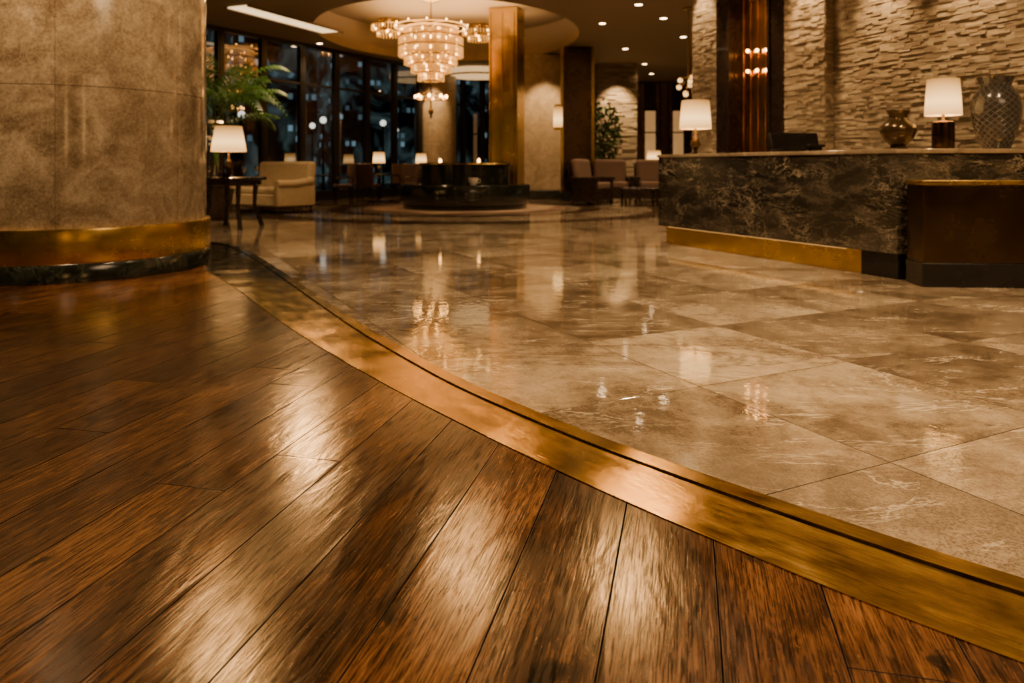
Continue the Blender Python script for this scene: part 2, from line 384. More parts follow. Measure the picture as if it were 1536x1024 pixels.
# ---------------------------------------------------------------- curves on the floor
def resample(C,st):
    C=[Vector(p) for p in C]; cum=[0]
    for a,b in zip(C,C[1:]): cum.append(cum[-1]+(b-a).length)
    n=int(cum[-1]/st); out=[]; j=0
    for k in range(n+1):
        d=cum[-1]*k/n
        while j<len(C)-2 and cum[j+1]<d: j+=1
        out.append(C[j].lerp(C[j+1],(d-cum[j])/max(cum[j+1]-cum[j],1e-9)))
    return out
def smooth(C,it):
    C=[p.copy() for p in C]
    for _ in range(it):
        D=[p.copy() for p in C]
        for i in range(1,len(C)-1): D[i]=(C[i-1]+2*C[i]+C[i+1])/4
        C=D
    return C
Lw=[(-5.6,8.9),(-4.6,8.6),(-3.7,8.28),(-3.12,7.7)]+[G(*p) for p in [(303,403),(345,426),(385,456),(430,490),(500,534),(600,590),(745,664),(940,757),(1210,872),(1536,1003),(1700,1062),(2000,1160),(2400,1270)]]+[(2.3,.70),(3.6,.2),(6.4,-.9)]
Uw=[(-5.9,10.4),(-5.0,10.05)]+[G(*p) for p in [(345,366),(385,384),(430,413),(480,447),(560,500),(700,577),(900,661),(1130,742),(1400,834),(1536,876),(1700,925),(2000,1008)]]+[(2.3,1.03),(3.6,.52),(6.5,-.55)]
Lc=smooth(resample(Lw,.04),60); Uc=smooth(resample(Uw,.04),60)
def normals(C):
    out=[]
    for i in range(len(C)):
        t=(C[min(i+3,len(C)-1)]-C[max(i-3,0)]).normalized(); out.append(Vector((-t.y,t.x)))
    return out
NU=normals(Uc)
mid=len(Uc)//2
sg=-1
if (Uc[mid]+NU[mid]*sg*.1).x>Uc[mid].x: sg=1
def hit(p,d):
    best=None
    for a,b in zip(Lc,Lc[1:]):
        e=b-a; den=d.x*e.y-d.y*e.x
        if abs(den)<1e-9: continue
        w=a-p; t=(w.x*e.y-w.y*e.x)/den; s_=(w.x*d.y-w.y*d.x)/den
        if t>0 and -1e-6<=s_<=1+1e-6 and (best is None or t<best): best=t
    return best
ws=[]
for i,p in enumerate(Uc):
    t=hit(p,NU[i]*sg); ws.append(t if t and t<2.5 else (ws[-1] if ws else 1.2))
for _ in range(30): ws=[ws[0]]+[(ws[i-1]+2*ws[i]+ws[i+1])/4 for i in range(1,len(ws)-1)]+[ws[-1]]
Gc=[Uc[i]+NU[i]*sg*.068 for i in range(len(Uc))]
Gc2=[Uc[i]+NU[i]*sg*.077 for i in range(len(Uc))]
inner=[Uc[i]+NU[i]*sg*ws[i] for i in range(len(Uc))]
def bm_fix(o):
    bm=bmesh.new(); bm.from_mesh(o.data); bmesh.ops.recalc_face_normals(bm,faces=bm.faces); bm.to_mesh(o.data); bm.free()
def strip(name,inner,outer,z0,z1,mat,label):
    mb=MB(); n=len(inner); vs=[];fs=[]
    for p,q in zip(inner,outer):
        vs+=[(p[0],p[1],z0),(p[0],p[1],z1),(q[0],q[1],z1),(q[0],q[1],z0)]
    for i in range(n-1):
        a=4*i;b=a+4
        fs+=[(a,b,b+1,a+1),(a+1,b+1,b+2,a+2),(a+2,b+2,b+3,a+3),(a+3,b+3,b,a)]
    fs+=[(0,1,2,3),(4*n-1,4*n-2,4*n-3,4*n-4)]
    mb.add(vs,fs); o=make(name,mb,mat)
    me=o.data; uvl=me.uv_layers.new(name='UVMap')
    s=[0]
    for i in range(1,n): s.append(s[-1]+math.hypot(outer[i][0]-outer[i-1][0],outer[i][1]-outer[i-1][1]))
    for lp in me.loops:
        vi=lp.vertex_index; i=vi//4; k=vi%4
        wd_=math.hypot(outer[i][0]-inner[i][0],outer[i][1]-inner[i][1])
        uvl.data[lp.index].uv=(s[i],0 if k<2 else wd_)
    bm_fix(o); struct(o,label); return o
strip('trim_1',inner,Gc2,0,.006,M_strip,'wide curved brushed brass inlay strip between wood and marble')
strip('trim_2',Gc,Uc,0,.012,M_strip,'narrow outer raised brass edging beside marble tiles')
strip('trim_3',Gc2,Gc,0,.0015,M_black,'thin dark groove between the two brass strips')
fl=MB().prism([(-12,-5),(10,-5),(10,30),(-12,30)],-.2,0); struct(make('floor',fl,M_marble),'polished beige marble tile floor')
wl=MB().prism([tuple(p) for p in Lc]+[(6.4,-5),(-12,-5),(-12,8.9)],.0,.003); w=make('floor.001',wl,M_wood); bm_fix(w); struct(w,'dark brown glossy oak plank floor')

# ---------------------------------------------------------------- room shell
CZ=4.3; TZ=5.25
EX,EY=-1.6,19.0; RX,RY=3.3,4.4
W0=Vector((-10.3,11.9)); wd=Vector((.49,.872)).normalized(); wa=math.atan2(wd.y,wd.x)
W3=W0+wd*20
room=[(-10.5,-5.1),(10,-5.1),(10,29.5),(W3.x-.15,29.5),(W3.x-.1,W3.y),(W0.x-.1,W0.y+.1)]
def rayroom(c,s_):
    d=Vector((c,s_)); p=Vector((EX,EY)); best=1e9
    for i in range(len(room)):
        a=Vector(room[i]); e=Vector(room[(i+1)%len(room)])-a; den=d.x*e.y-d.y*e.x
        if abs(den)<1e-9: continue
        w=a-p; t=(w.x*e.y-w.y*e.x)/den; q=(w.x*d.y-w.y*d.x)/den
        if t>0 and -1e-6<=q<=1+1e-6: best=min(best,t)
    return best
angs=sorted([2*math.pi*k/72 for k in range(72)]+[math.atan2(p[1]-EY,p[0]-EX)%(2*math.pi) for p in room]); N=len(angs)
vs=[];fs=[]
for a in angs:
    c,s_=math.cos(a),math.sin(a); t=rayroom(c,s_)
    te=1/math.sqrt((c/RX)**2+(s_/RY)**2)
    vs.append((EX+te*c,EY+te*s_,CZ)); vs.append((EX+t*c,EY+t*s_,CZ))
for k in range(N):
    k2=(k+1)%N; fs.append((2*k,2*k+1,2*k2+1,2*k2))
struct(make('ceiling',MB().add(vs,fs),M_ceil),'warm beige plaster ceiling')
tr=MB(); vs=[];fs=[]
for a in angs:
    c,s_=math.cos(a),math.sin(a); te=1/math.sqrt((c/RX)**2+(s_/RY)**2)
    for (m,z) in ((1,CZ),(1,CZ+.22),(1.1,CZ+.22),(1.1,TZ)): vs.append((EX+te*m*c,EY+te*m*s_,z))
for k in range(N):
    for j in range(3): fs.append((4*k+j,4*((k+1)%N)+j,4*((k+1)%N)+j+1,4*k+j+1))
fs.append(tuple(4*k+3 for k in range(N)))
tr.add(vs,fs); struct(make('ceiling.001',tr,M_ceil),'raised oval ceiling tray above chandelier')

def wallseg(name,p,q,z0,z1,th,mat,label):
    mx,my=(p[0]+q[0])/2,(p[1]+q[1])/2; L=math.hypot(q[0]-p[0],q[1]-p[1]); a=math.atan2(q[1]-p[1],q[0]-p[0])
    o=make(name,MB().box(mx,my,(z0+z1)/2,L,th,z1-z0,a),mat); return struct(o,label)
wallseg('wall_left',(-10.4,-5),(-10.4,12),0,CZ,.2,M_walls,'plaster side wall')
wallseg('wall_behind',(-10.4,-5),(6.9,-5),0,CZ,.2,M_walls,'plaster wall')
wallseg('wall_back',(-.4,29.4),(10,29.4),0,CZ,.2,M_wallw,'dark walnut panelled rear wall')
wallseg('wall_right_lounge',(9.8,14.9),(9.8,29.4),0,CZ,.2,M_wallw,'dark walnut lounge wall')
wallseg('wall_right_near',(6.7,-5),(6.7,3.2),0,CZ,.2,M_walls,'plaster wall')
NW=15; bay=20.0/NW
for i in range(NW):
    p=W0+wd*(bay*(i+.5))
    fr=MB()
    fr.box(-bay/2+.06,0,CZ/2,.12,.16,CZ).box(bay/2-.03,0,CZ/2,.06,.14,CZ)
    fr.box(0,0,.14,bay-.12,.15,.28).box(0,0,CZ-.05,bay-.12,.15,.1).box(0,0,3.2,bay-.12,.1,.06)
    e=make('window_%d'%(i+1),fr,M_frame,loc=(p.x,p.y,0),rz=wa); struct(e,'tall dark-framed window onto night city')
    make('glass',MB().add([(-bay/2+.1,0,.26),(bay/2-.1,0,.26),(bay/2-.1,0,CZ-.08),(-bay/2+.1,0,CZ-.08)],[(0,1,2,3)]),M_glass,parent=e)
struct(make('ground',MB().prism([(-60,12.2),(-10.6,12.2),(-.7,30),(10,30),(10,110),(-60,110)],-.3,-.05),M_ground),'dark night pavement outside')
for (x,y,a,b,h) in [(-12.5,38,4,4,15),(-9.3,47,5,5,24),(-5.2,52,4,4,17),(-2.5,46,3,3,12),(-19,56,7,6,30),(-13.5,62,6,6,34)]:
    mb=MB().box(0,0,h/2,a,b,h).box(0,0,h+.3,a*.6,b*.6,.6).box(a*.2,0,h+1.2,.8,.8,1.6)
    for k in range(int(h/1.8)): mb.box(0,0,k*1.82+.1,a+.15,b+.15,.12)
    tag(make('office_building',mb,M_bld,loc=(x,y,-.05),rz=.5),'dark office building with scattered lit windows at night','building',group='city buildings outside')
S0=None
for (x,y) in ((-9.5,26),(-7.4,29),(-8.9,33),(-5.4,31),(-5.8,37),(-3.3,36)):
    if S0 is None:
        S0=thing('street_lamp','slim street lamp with glowing white globe outside','street lamp',(x,y,-.05),group='street lamps outside')
        make('pole',MB().lathe([(.12,0),(.06,.3),(.04,2.6),(.09,2.7)],12),M_frame,parent=S0,smooth=True); make('globe',MB().ball((0,0,2.83),.13,14,10),M_street,parent=S0,smooth=True)
    else: clone(S0,(x,y,-.05))

# ---------------------------------------------------------------- ledger stone walls
DV=Vector((-.377,.926)).normalized(); NV=Vector((-.926,-.377)).normalized()
def ledger(mb,p,q,nv,z0=0,z1=CZ,back=.2,rowh=(.018,.034),ln=(.06,.20),pro=.016):
    p=Vector(p);q=Vector(q);d=(q-p);L=d.length;d.normalize();a=math.atan2(d.y,d.x)
    z=z0
    while z<z1-.01:
        h=min(random.uniform(*rowh),z1-z); t=-random.uniform(0,.1)
        while t<L:
            l=random.uniform(*ln); a0=max(t,0);a1=min(t+l,L)
            if a1-a0>.01:
                pr=random.uniform(.003,pro); c=p+d*((a0+a1)/2)+nv*((pr-.03)/2)
                mb.box(c.x,c.y,z+h/2,a1-a0-.002,pr+.03,h-.002,a)
            t+=l
        z+=h
    if back:
        c=p+d*(L/2)-nv*(back/2+.01); mb.box(c.x,c.y,(z0+z1)/2,L,back,z1-z0,a)
E=Vector((3.85,10.15))
w=MB(); a0=E-DV*7.2; ledger(w,a0,E-DV*.72,NV); struct(make('wall_right',w,M_ledger),'split-face ledger stone accent wall behind reception')
w=MB(); q=NV*.14; ledger(w,E-DV*.72+q,E+q,NV,back=.3); ledger(w,E-DV*.72-NV*.05,E-DV*.72+q,-DV,back=0); ledger(w,E+q,E-NV*.2,DV,back=0)
struct(make('wall_right_pier',w,M_ledger),'split-face ledger stone pier')
Fp=E+DV*1.46
w=MB(); ledger(w,Fp+q,Fp+DV*.62+q,NV,back=.35); ledger(w,Fp+DV*.62+q,Fp+DV*.62-NV*.4,DV,back=0)
struct(make('wall_right_pier.001',w,M_ledger),'split-face ledger stone pier beside dark portal')
c=Fp+DV*.62; wallseg('wall_right_return',(c.x+.35,c.y+.0),(9.8,14.9),0,CZ,.2,M_walls,'plaster return wall')
pm=E+DV*.73; pa=math.atan2(DV.y,DV.x)
e=thing('door_1','dark wood portal with polished copper panelled doors','door',(pm.x,pm.y,0),pa); e["kind"]="structure"
fm=MB().box(-.60,.0,CZ/2,.24,.34,CZ).box(.56,.0,CZ/2,.30,.34,CZ).box(0,-.02,CZ-.15,.8,.3,.3)
fm.box(-.46,.05,CZ/2,.05,.3,CZ).box(.40,.05,CZ/2,.05,.3,CZ)
make('frame',fm,M_dark,parent=e,bevel=.01)
cp=MB()
for k in range(10): cp.box(-.40+.08*k+.02,-.06+.02*(k%2),CZ/2-.15,.075,.05,CZ-.3)
make('door_panel',cp,M_copper,parent=e,bevel=.012)
make('threshold',MB().box(0,.03,.01,.82,.3,.02),M_brass,parent=e)
for (lx,lz) in ((-.26,2.62),(.14,2.66),(-.26,2.33),(.14,2.36),(-.06,2.64),(-.06,2.35)):  # bulbs and arms added to stand in for chandelier reflections on the doors
    make('bulb',MB().ball((lx,.04,lz),.026),M_bulb,parent=e)
    make('added_bulb_arm',MB().tube([(lx,-.04,lz-.05),(lx,.01,lz-.06),(lx,.04,lz-.02)],.008),M_brass,parent=e)

# ---------------------------------------------------------------- big round column
CX,CY=-4.16,7.06
e=thing('column','massive round polished beige marble column with brass band','column',(CX,CY,.006))
make('shaft',MB().lathe([(1.15,.43),(1.15,CZ-.01)],96),M_col,parent=e,smooth=True)
make('brass_band',MB().lathe([(1.15,.15),(1.185,.15),(1.19,.165),(1.19,.42),(1.185,.435),(1.15,.435)],96),M_brass,parent=e,smooth=True)
make('plinth',MB().lathe([(1.2,0),(1.2,.13),(1.185,.15),(1.1,.15)],96),M_blackm,parent=e,smooth=True)

# ---------------------------------------------------------------- reception desk
def inset(poly,d):
    n=len(poly); out=[]
    A=sum(poly[i][0]*poly[(i+1)%n][1]-poly[(i+1)%n][0]*poly[i][1] for i in range(n)); s=1 if A>0 else -1
    for i in range(n):
        p0,p1,p2=Vector(poly[i-1]),Vector(poly[i]),Vector(poly[(i+1)%n])
        d1=(p1-p0).normalized(); d2=(p2-p1).normalized()
        n1=Vector((-d1.y,d1.x))*s; n2=Vector((-d2.y,d2.x))*s
        b=(n1+n2); b=b/max(b.dot(n1),.2); q=p1+b*d; out.append((q.x,q.y))
    return out
DP=[(3.22,6.2),(5.3,6.0),(5.12,6.62),(4.05,6.75),(2.72,9.62),(1.83,9.25)]
e=thing('reception_desk','long veined dark brown marble reception desk with brass plinth','reception desk')
make('desk_body',MB().prism(DP,.216,1.062),M_desk,parent=e,bevel=.006)
make('countertop',MB().prism(inset(DP,-.015),1.062,1.1),M_desktop,parent=e,bevel=.006)
ip=inset(DP,.07)
make('plinth',MB().prism(ip,0,.216),M_brass,parent=e)
k0=Vector(ip[0]); dd=(Vector(ip[5])-k0).normalized(); d2=(Vector(ip[1])-k0).normalized(); nn=Vector((-dd.y,dd.x))
if nn.x>0: nn=-nn
kp=[k0+dd*.35,k0+dd*.35+nn*.02,k0+nn*.02+Vector((0,-.03)),k0+d2*2.0+Vector((0,-.03)),k0+d2*2.0,k0+Vector((.02,.01))]
make('plinth_corner',MB().prism([tuple(p) for p in kp],0,.214),M_black,parent=e)
a_=Vector(ip[0])+dd*.5+nn*.035; b_=Vector(ip[5])+nn*.035-dd*.1
mx=(a_+b_)/2; make('led_strip',MB().box(mx.x,mx.y,.212,(b_-a_).length,.03,.008,math.atan2(dd.y,dd.x)),M_led,parent=e)  # glowing strip added under the body to give the plinth its golden gleam
e=thing('cabinet','low dark bronze cabinet with brass top edge beside desk','cabinet')
cpn=[(3.25,5.85),(5.35,5.65),(5.35,5.93),(3.27,6.13)]
make('cabinet_body',MB().prism(cpn,.19,.81),M_cab,parent=e,bevel=.008)
make('top_trim',MB().prism(inset(cpn,-.012),.81,.842),M_brass,parent=e,bevel=.004)
make('plinth',MB().prism(inset(cpn,-.006),0,.19),M_black,parent=e,bevel=.006)

# ---------------------------------------------------------------- lamps and vases
LC=(1,.60,.27)
def plight(loc,e,r=.05,col=LC):
    l=bpy.data.lights.new('glow','POINT'); l.energy=e; l.color=col; l.shadow_soft_size=r
    o=bpy.data.objects.new('glow',l); o.location=loc; COL.objects.link(o); return o
def lamp(name,label,loc,rs,hs,zb,style,group=None,rt=None,en=0):
    e=thing(name,label,'lamp',loc,group=group)
    rt=rt or rs*.86
    if style=='drum':
        make('lamp_base',MB().lathe([(.085,0),(.088,.01),(.088,zb-.06),(.08,zb-.05),(.02,zb-.045),(.012,zb-.03),(.012,zb+hs*.5)],28),M_darkmetal,parent=e,smooth=True)
    else:
        make('lamp_base',MB().lathe([(.10,0),(.10,.015),(.03,.03),(.022,.06),(.05,.10),(.065,zb*.4),(.04,zb*.65),(.014,zb*.75),(.012,zb+hs*.5)],24),M_vase2,parent=e,smooth=True)
    make('lamp_shade',MB().lathe([(rs,zb),(rt,zb+hs),(rt-.006,zb+hs),(rs-.006,zb),(rs,zb)],32,cap=False),M_shade,parent=e,smooth=True)
    make('bulb',MB().ball((0,0,zb+hs*.45),.03),M_bulb,parent=e)
    if en: plight((loc[0],loc[1],loc[2]+zb+hs*.72),en,.03)
    return e
T=1.1
lamp('table_lamp','cylindrical cream-shaded table lamp with dark stone base on desk',(3.70,6.35,T),.145,.31,.29,'drum',en=60)
lamp('table_lamp','cream-shaded table lamp with turned bronze base at desk end',(2.33,9.40,T),.20,.36,.33,'turned',en=60)
e=thing('vase','rounded dark bronze vase with flared neck on desk','vase',(3.34,6.40,T))
make('vase_body',MB().lathe([(.07,0),(.08,.012),(.06,.03),(.12,.09),(.148,.16),(.14,.2),(.09,.245),(.07,.27),(.075,.30),(.095,.335),(.088,.335),(.06,.30),(.055,.27)],36),M_vase2,parent=e,smooth=True)
e=thing('vase','tall grey glazed vase with diamond pattern on desk','vase',(4.12,6.30,T))
make('vase_body',MB().lathe([(.10,0),(.11,.02),(.15,.12),(.185,.26),(.19,.36),(.17,.45),(.13,.51),(.115,.535),(.12,.57),(.145,.61),(.135,.61),(.105,.57),(.10,.54)],44),M_vase,parent=e,smooth=True)
e=thing('computer_monitor','wide low black computer terminal on reception desk','monitor',(3.03,7.95,T),math.radians(10))
make('screen',MB().box(0,0,.12,.56,.04,.19,M=Matrix.Rotation(-.25,4,'X')),M_black,parent=e,bevel=.01)
make('monitor_stand',MB().box(.06,.06,.03,.50,.2,.06).box(.22,.0,.075,.2,.16,.03),M_black,parent=e,bevel=.008)

# ---------------------------------------------------------------- left table with lamp, glasses, palm
tx,ty=-4.42,11.7
e=thing('side_table','round dark wood table with splayed legs','table',(tx,ty,0))
make('table_top',MB().lathe([(.50,.74),(.52,.75),(.52,.78),(.50,.79)],48),M_dark,parent=e,smooth=True)
make('apron',MB().lathe([(.42,.66),(.44,.67),(.44,.74),(.42,.74)],40),M_dark,parent=e,smooth=True)
for k in range(4):
    a=k*math.pi/2+.6
    make('leg',MB().tube([(math.cos(a)*.36,math.sin(a)*.36,.70),(math.cos(a)*.34,math.sin(a)*.34,.35),(math.cos(a)*.46,math.sin(a)*.46,.0)],[.045,.03,.04],8),M_dark,parent=e,smooth=True)
lamp('table_lamp','white-shaded table lamp on round wooden table',(tx-.06,ty,.79),.27,.40,.40,'turned',rt=.20,en=70)
gl=thing('drinking_glass','clear stemmed glass on round table','glass',(tx+.25,ty-.2,.79),group='glassware on table')
make('bowl',MB().lathe([(.005,.08),(.03,.10),(.036,.14),(.032,.17),(.03,.17),(.033,.14),(.027,.105),(.004,.085)],20),M_cup,parent=gl,smooth=True)
make('stem',MB().lathe([(.032,0),(.03,.004),(.005,.008),(.005,.085)],16),M_cup,parent=gl,smooth=True)
clone(gl,(tx-.25,ty-.3,.79)); clone(gl,(tx+.36,ty+.05,.79))
e=thing('bowl','small bronze bowl on round table','bowl',(tx+.03,ty-.35,.79))
make('bowl_body',MB().lathe([(.05,0),(.05,.01),(.10,.04),(.12,.08),(.115,.08),(.09,.045),(.04,.02)],28),M_vase2,parent=e,smooth=True)

def frond(mb,base,az,L,lift,droop,nl=16,wl=.34,wd=.028):
    pts=[]
    for i in range(nl+1):
        t=i/nl; r=L*t*(1-.15*t); z=lift*L*t-droop*L*t*t
        pts.append(Vector((base[0]+math.cos(az)*r,base[1]+math.sin(az)*r,base[2]+z)))
    side=Vector((-math.sin(az),math.cos(az),0))
    for i in range(2,nl+1):
        p=pts[i]; tg=(pts[i]-pts[i-1]).normalized(); s=wl*math.sin(math.pi*(.15+.8*i/nl))
        for sg_ in (-1,1):
            d=(side*sg_+tg*.9).normalized()
            q=p+d*s*.55+Vector((0,0,.03)); r=p+d*s+Vector((0,0,-.10*s/.3))
            w=tg*wd
            mb.add([p-w*.4,p+w*.4,q+w,q-w,r],[(0,1,2,3),(3,2,4)])
    mb.tube(pts,[.012*(1-.7*i/nl) for i in range(nl+1)],5)
e=thing('potted_palm','tall leafy green palm in dark ceramic pot','potted plant',(-5.35,13.3,0))
make('pot',MB().lathe([(.22,0),(.26,.05),(.33,.5),(.35,.55),(.31,.55),(.29,.48)],32),M_pot,parent=e,smooth=True)
mb=MB()
for k in range(5):
    a=k*1.26; mb.tube([(math.cos(a)*.08,math.sin(a)*.08,.45),(math.cos(a)*.14,math.sin(a)*.14,1.2),(math.cos(a)*.2,math.sin(a)*.2,1.9)],[.03,.024,.02],7)
make('trunk',mb,M_pot,parent=e,smooth=True)
mb=MB()
for k in range(38):
    a=k*2.4; frond(mb,(math.cos(a)*.12,math.sin(a)*.12,1.6+.02*k),a,random.uniform(.95,1.45),random.uniform(.5,1.3),random.uniform(.5,.95),wd=.02)
o=make('foliage',mb,M_leaf,parent=e); o["kind"]="stuff"
e=thing('flower_vase','white flower arrangement in slim vase','flowers',(tx-.36,ty+.27,.79))
make('vase_body',MB().lathe([(.05,0),(.06,.05),(.035,.2),(.045,.3),(.04,.3),(.03,.2)],20),M_cup,parent=e,smooth=True)
mb=MB(); fb=MB()
for k in range(16):
    a=random.uniform(0,6.28); r=random.uniform(.02,.12); z=random.uniform(.5,1.0); mb.tube([(0,0,.15),(r*.4*math.cos(a),r*.4*math.sin(a),z*.6),(r*math.cos(a),r*math.sin(a),z)],.005,5)
    for j in range(5):
        b=j*1.256; fb.ball((r*math.cos(a)+.03*math.cos(b),r*math.sin(a)+.03*math.sin(b),z+.01),.026,8,5)
make('stems',mb,M_leaf,parent=e); o=make('blossoms',fb,M_flower,parent=e,smooth=True); o["kind"]="stuff"

# ---------------------------------------------------------------- seating
def armchair(label,loc,rz,mat,w=.85,d=.85,h=.95,group=None,name='armchair',cat_='armchair'):
    e=thing(name,label,cat_,loc,rz,group)
    make('seat',MB().box(0,0,.27,w-.24,d-.1,.24),mat,parent=e,bevel=.03)
    n=max(1,round((w-.3)/.65)); cw=(w-.26)/n
    for k in range(n): make('seat_cushion',MB().box(-(w-.26)/2+cw*(k+.5),-.04,.45,cw-.01,d-.22,.14),mat,parent=e,bevel=.045)
    make('backrest',MB().box(0,d/2-.1,.15+(h-.15)/2,w-.1,.2,h-.15,M=Matrix.Rotation(-.08,4,'X')),mat,parent=e,bevel=.07)
    for s in (-1,1):
        am=MB().box(s*(w/2-.07),-.02,.36,.13,d-.06,.42)
        am.tube([(s*(w/2-.06),-d/2+.02,.60),(s*(w/2-.06),0,.60),(s*(w/2-.06),d/2-.1,.66)],[.085,.085,.085],16)
        make('armrest',am,mat,parent=e,bevel=.025)
        for t in (-1,1): make('leg',MB().lathe([(.018,0),(.03,.15)],10,cx=s*(w/2-.1),cy=t*(d/2-.1)),M_dark,parent=e,smooth=True)
    return e
armchair('cream upholstered two-seat sofa with rolled arms',(-5.1,15.6,0),math.radians(-36),M_cream,w=1.85,d=1.0,h=1.06,name='sofa',cat_='sofa')
armchair('cream upholstered armchair by window',(-7.1,14.4,0),math.radians(200),M_cream,w=1.1,d=.95,h=1.0)
def woodchair(label,loc,rz,group):
    e=thing('lounge_chair',label,'chair',loc,rz,group)
    make('seat_cushion',MB().box(0,-.02,.47,.84,.62,.18),M_rose,parent=e,bevel=.05)
    make('backrest',MB().box(0,.30,.82,.88,.20,.66,M=Matrix.Rotation(-.12,4,'X')),M_rose,parent=e,bevel=.09)
    make('frame',MB().box(0,0,.25,.92,.76,.28).box(0,.43,.68,.92,.04,.72),M_dark,parent=e,bevel=.008)
    for s in (-1,1):
        make('armrest',MB().box(s*.48,-.02,.66,.10,.76,.07).box(s*.48,-.0,.36,.07,.70,.56),M_dark,parent=e,bevel=.01)
        for t in (-1,1): make('leg',MB().box(s*.44,t*.33,.06,.06,.06,.12),M_dark,parent=e,bevel=.006)
    return e
c=woodchair('brown upholstered low lounge chair with dark wooden frame',(2.02,18.6,0),math.radians(60),'lounge chairs near stone pillar')
for (x,y,a) in ((2.66,19.8,0),(3.80,19.8,0),(4.4,18.0,-80),(5.3,20.6,0)): clone(c,(x,y,0),math.radians(a))
e=thing('coffee_table','low square dark wood coffee table','table',(3.1,18.0,0))
make('table_top',MB().box(0,0,.42,.9,.7,.05),M_dark,parent=e,bevel=.01)
for s in (-1,1):
    for t in (-1,1): make('leg',MB().box(s*.38,t*.28,.2,.06,.06,.4),M_dark,parent=e)
e=thing('side_table','small round dark side table','table',(4.3,22.4,0))
make('table_top',MB().lathe([(.3,.68),(.3,.72)],28),M_dark,parent=e); make('pedestal',MB().lathe([(.2,0),(.2,.02),(.03,.06),(.03,.68)],20),M_dark,parent=e,smooth=True)
lamp('table_lamp','cream-shaded table lamp on side table',(4.3,22.4,.72),.22,.30,.42,'turned')
def dchair(label,loc,rz,group):
    e=thing('dining_chair',label,'chair',loc,rz,group)
    make('seat',MB().box(0,0,.46,.5,.48,.09),M_brownf,parent=e,bevel=.03)
    make('backrest',MB().box(0,.24,.76,.48,.07,.56,M=Matrix.Rotation(-.1,4,'X')),M_brownf,parent=e,bevel=.03)
    for s in (-1,1):
        for t in (-1,1): make('leg',MB().lathe([(.014,0),(.024,.42)],8,cx=s*.21,cy=t*.2),M_dark,parent=e,smooth=True)
        make('armrest',MB().tube([(s*.26,-.2,.42),(s*.27,-.2,.66),(s*.27,.22,.68)],.018,8),M_dark,parent=e,smooth=True)
    return e
def dtable(loc):
    e=thing('dining_table','dark wood pedestal dining table','table',loc,group='dining tables by windows')
    make('table_top',MB().lathe([(.53,.71),(.55,.72),(.55,.745),(.53,.75)],36),M_dark,parent=e,smooth=True)
    make('pedestal',MB().lathe([(.28,0),(.28,.02),(.06,.06),(.05,.7),(.15,.71)],24),M_dark,parent=e,smooth=True)
c=None
for (x,y,lp) in ((-3.65,20.3,1),(-5.05,18.5,0),(-2.75,22.4,1),(-.6,24.2,0)):
    dtable((x,y,0))
    if lp: lamp('table_lamp','small glowing table lamp on dining table',(x,y,.75),.17,.30,.30,'turned',group='lamps on dining tables')
    for a in (20,140,260):
        r=math.radians(a); loc=(x+.82*math.cos(r),y+.82*math.sin(r),0)
        if c is None: c=dchair('dark brown upholstered dining chair at round table',loc,r-math.pi/2,'dining chairs by windows')
        else: clone(c,loc,r-math.pi/2)

# ---------------------------------------------------------------- round black marble island
ix,iy=-1.08,17.1
e=thing('marble_island','tiered round black marble banquette island','centrepiece',(ix,iy,.012))
make('lower_tier',MB().lathe([(1.42,0),(1.42,.08),(1.48,.1),(1.5,.14),(1.5,.50),(1.48,.54),(.5,.54)],72),M_blackm,parent=e,smooth=True)
make('upper_tier',MB().lathe([(1.02,.54),(1.02,.96),(1.06,.97),(1.06,1.03),(.7,1.03),(.68,.9),(.3,.9)],64),M_blackm,parent=e,smooth=True)
make('trim_ring',MB().torus(1.065,.012,1.0,64,6),M_brass,parent=e,smooth=True)
cu=thing('cup','white porcelain cup on black marble ledge','cup',(ix+.25,iy-1.25,.552))
make('cup_body',MB().lathe([(.05,0),(.055,.01),(.10,.09),(.11,.16),(.10,.16),(.09,.09),(.04,.02)],24),M_white,parent=cu,smooth=True)
make('handle',MB().tube([(.10,0,.13),(.15,0,.12),(.15,0,.06),(.085,0,.05)],.01,6),M_white,parent=cu,smooth=True)
for dx in (-.5,.35):
    b=thing('candle_lantern','small glass lantern with glowing candle on marble ledge','lantern',(ix+dx,iy-.80,1.042),group='candle lanterns')
    make('glass',MB().lathe([(.05,0),(.05,.12),(.046,.12),(.046,.005)],16),M_cup,parent=b,smooth=True)
    make('candle',MB().lathe([(.03,.004),(.03,.06),(.004,.09)],12),M_bulb,parent=b,smooth=True)
rg=make('carpet',MB().lathe([(2.3,0),(2.3,.01)],80),M_carpet,loc=(ix,iy,.001)); tag(rg,'round patterned brown and tan carpet under island','carpet')

# ---------------------------------------------------------------- background columns
def sqcol(name,label,x,y,w,d,mat,base=M_blackm,rz=0,trim=None,top=CZ):
    e=thing(name,label,'column',(x,y,.0),rz)
    make('shaft',MB().box(0,0,(top-.02+.25)/2,w,d,top-.02-.25),mat,parent=e,bevel=.015)
    make('plinth',MB().box(0,0,.125,w+.08,d+.08,.25),base,parent=e,bevel=.015)
    if trim: make('brass_edge',MB().box(-w/2,-d/2,(top+.25)/2,.08,.06,top-.3).box(w/2,-d/2,(top+.25)/2,.08,.06,top-.3),M_brassv,parent=e)
    return e
e=thing('brass_column','tall polished brass clad column behind marble island','column',(-.14,20.2,.0),-.3)
make('shaft',MB().box(0,0,(TZ-.01)/2+.05,.80,.7,TZ-.11),M_brassv,parent=e,bevel=.02)
make('brass_edge',MB().box(.28,-.37,2.6,.1,.06,5.0).box(-.36,-.37,2.6,.05,.05,5.0).box(-.02,-.36,2.6,.03,.04,5.0),M_brassv,parent=e,bevel=.01)
make('plinth',MB().box(0,0,.1,.88,.80,.2),M_blackm,parent=e,bevel=.01)
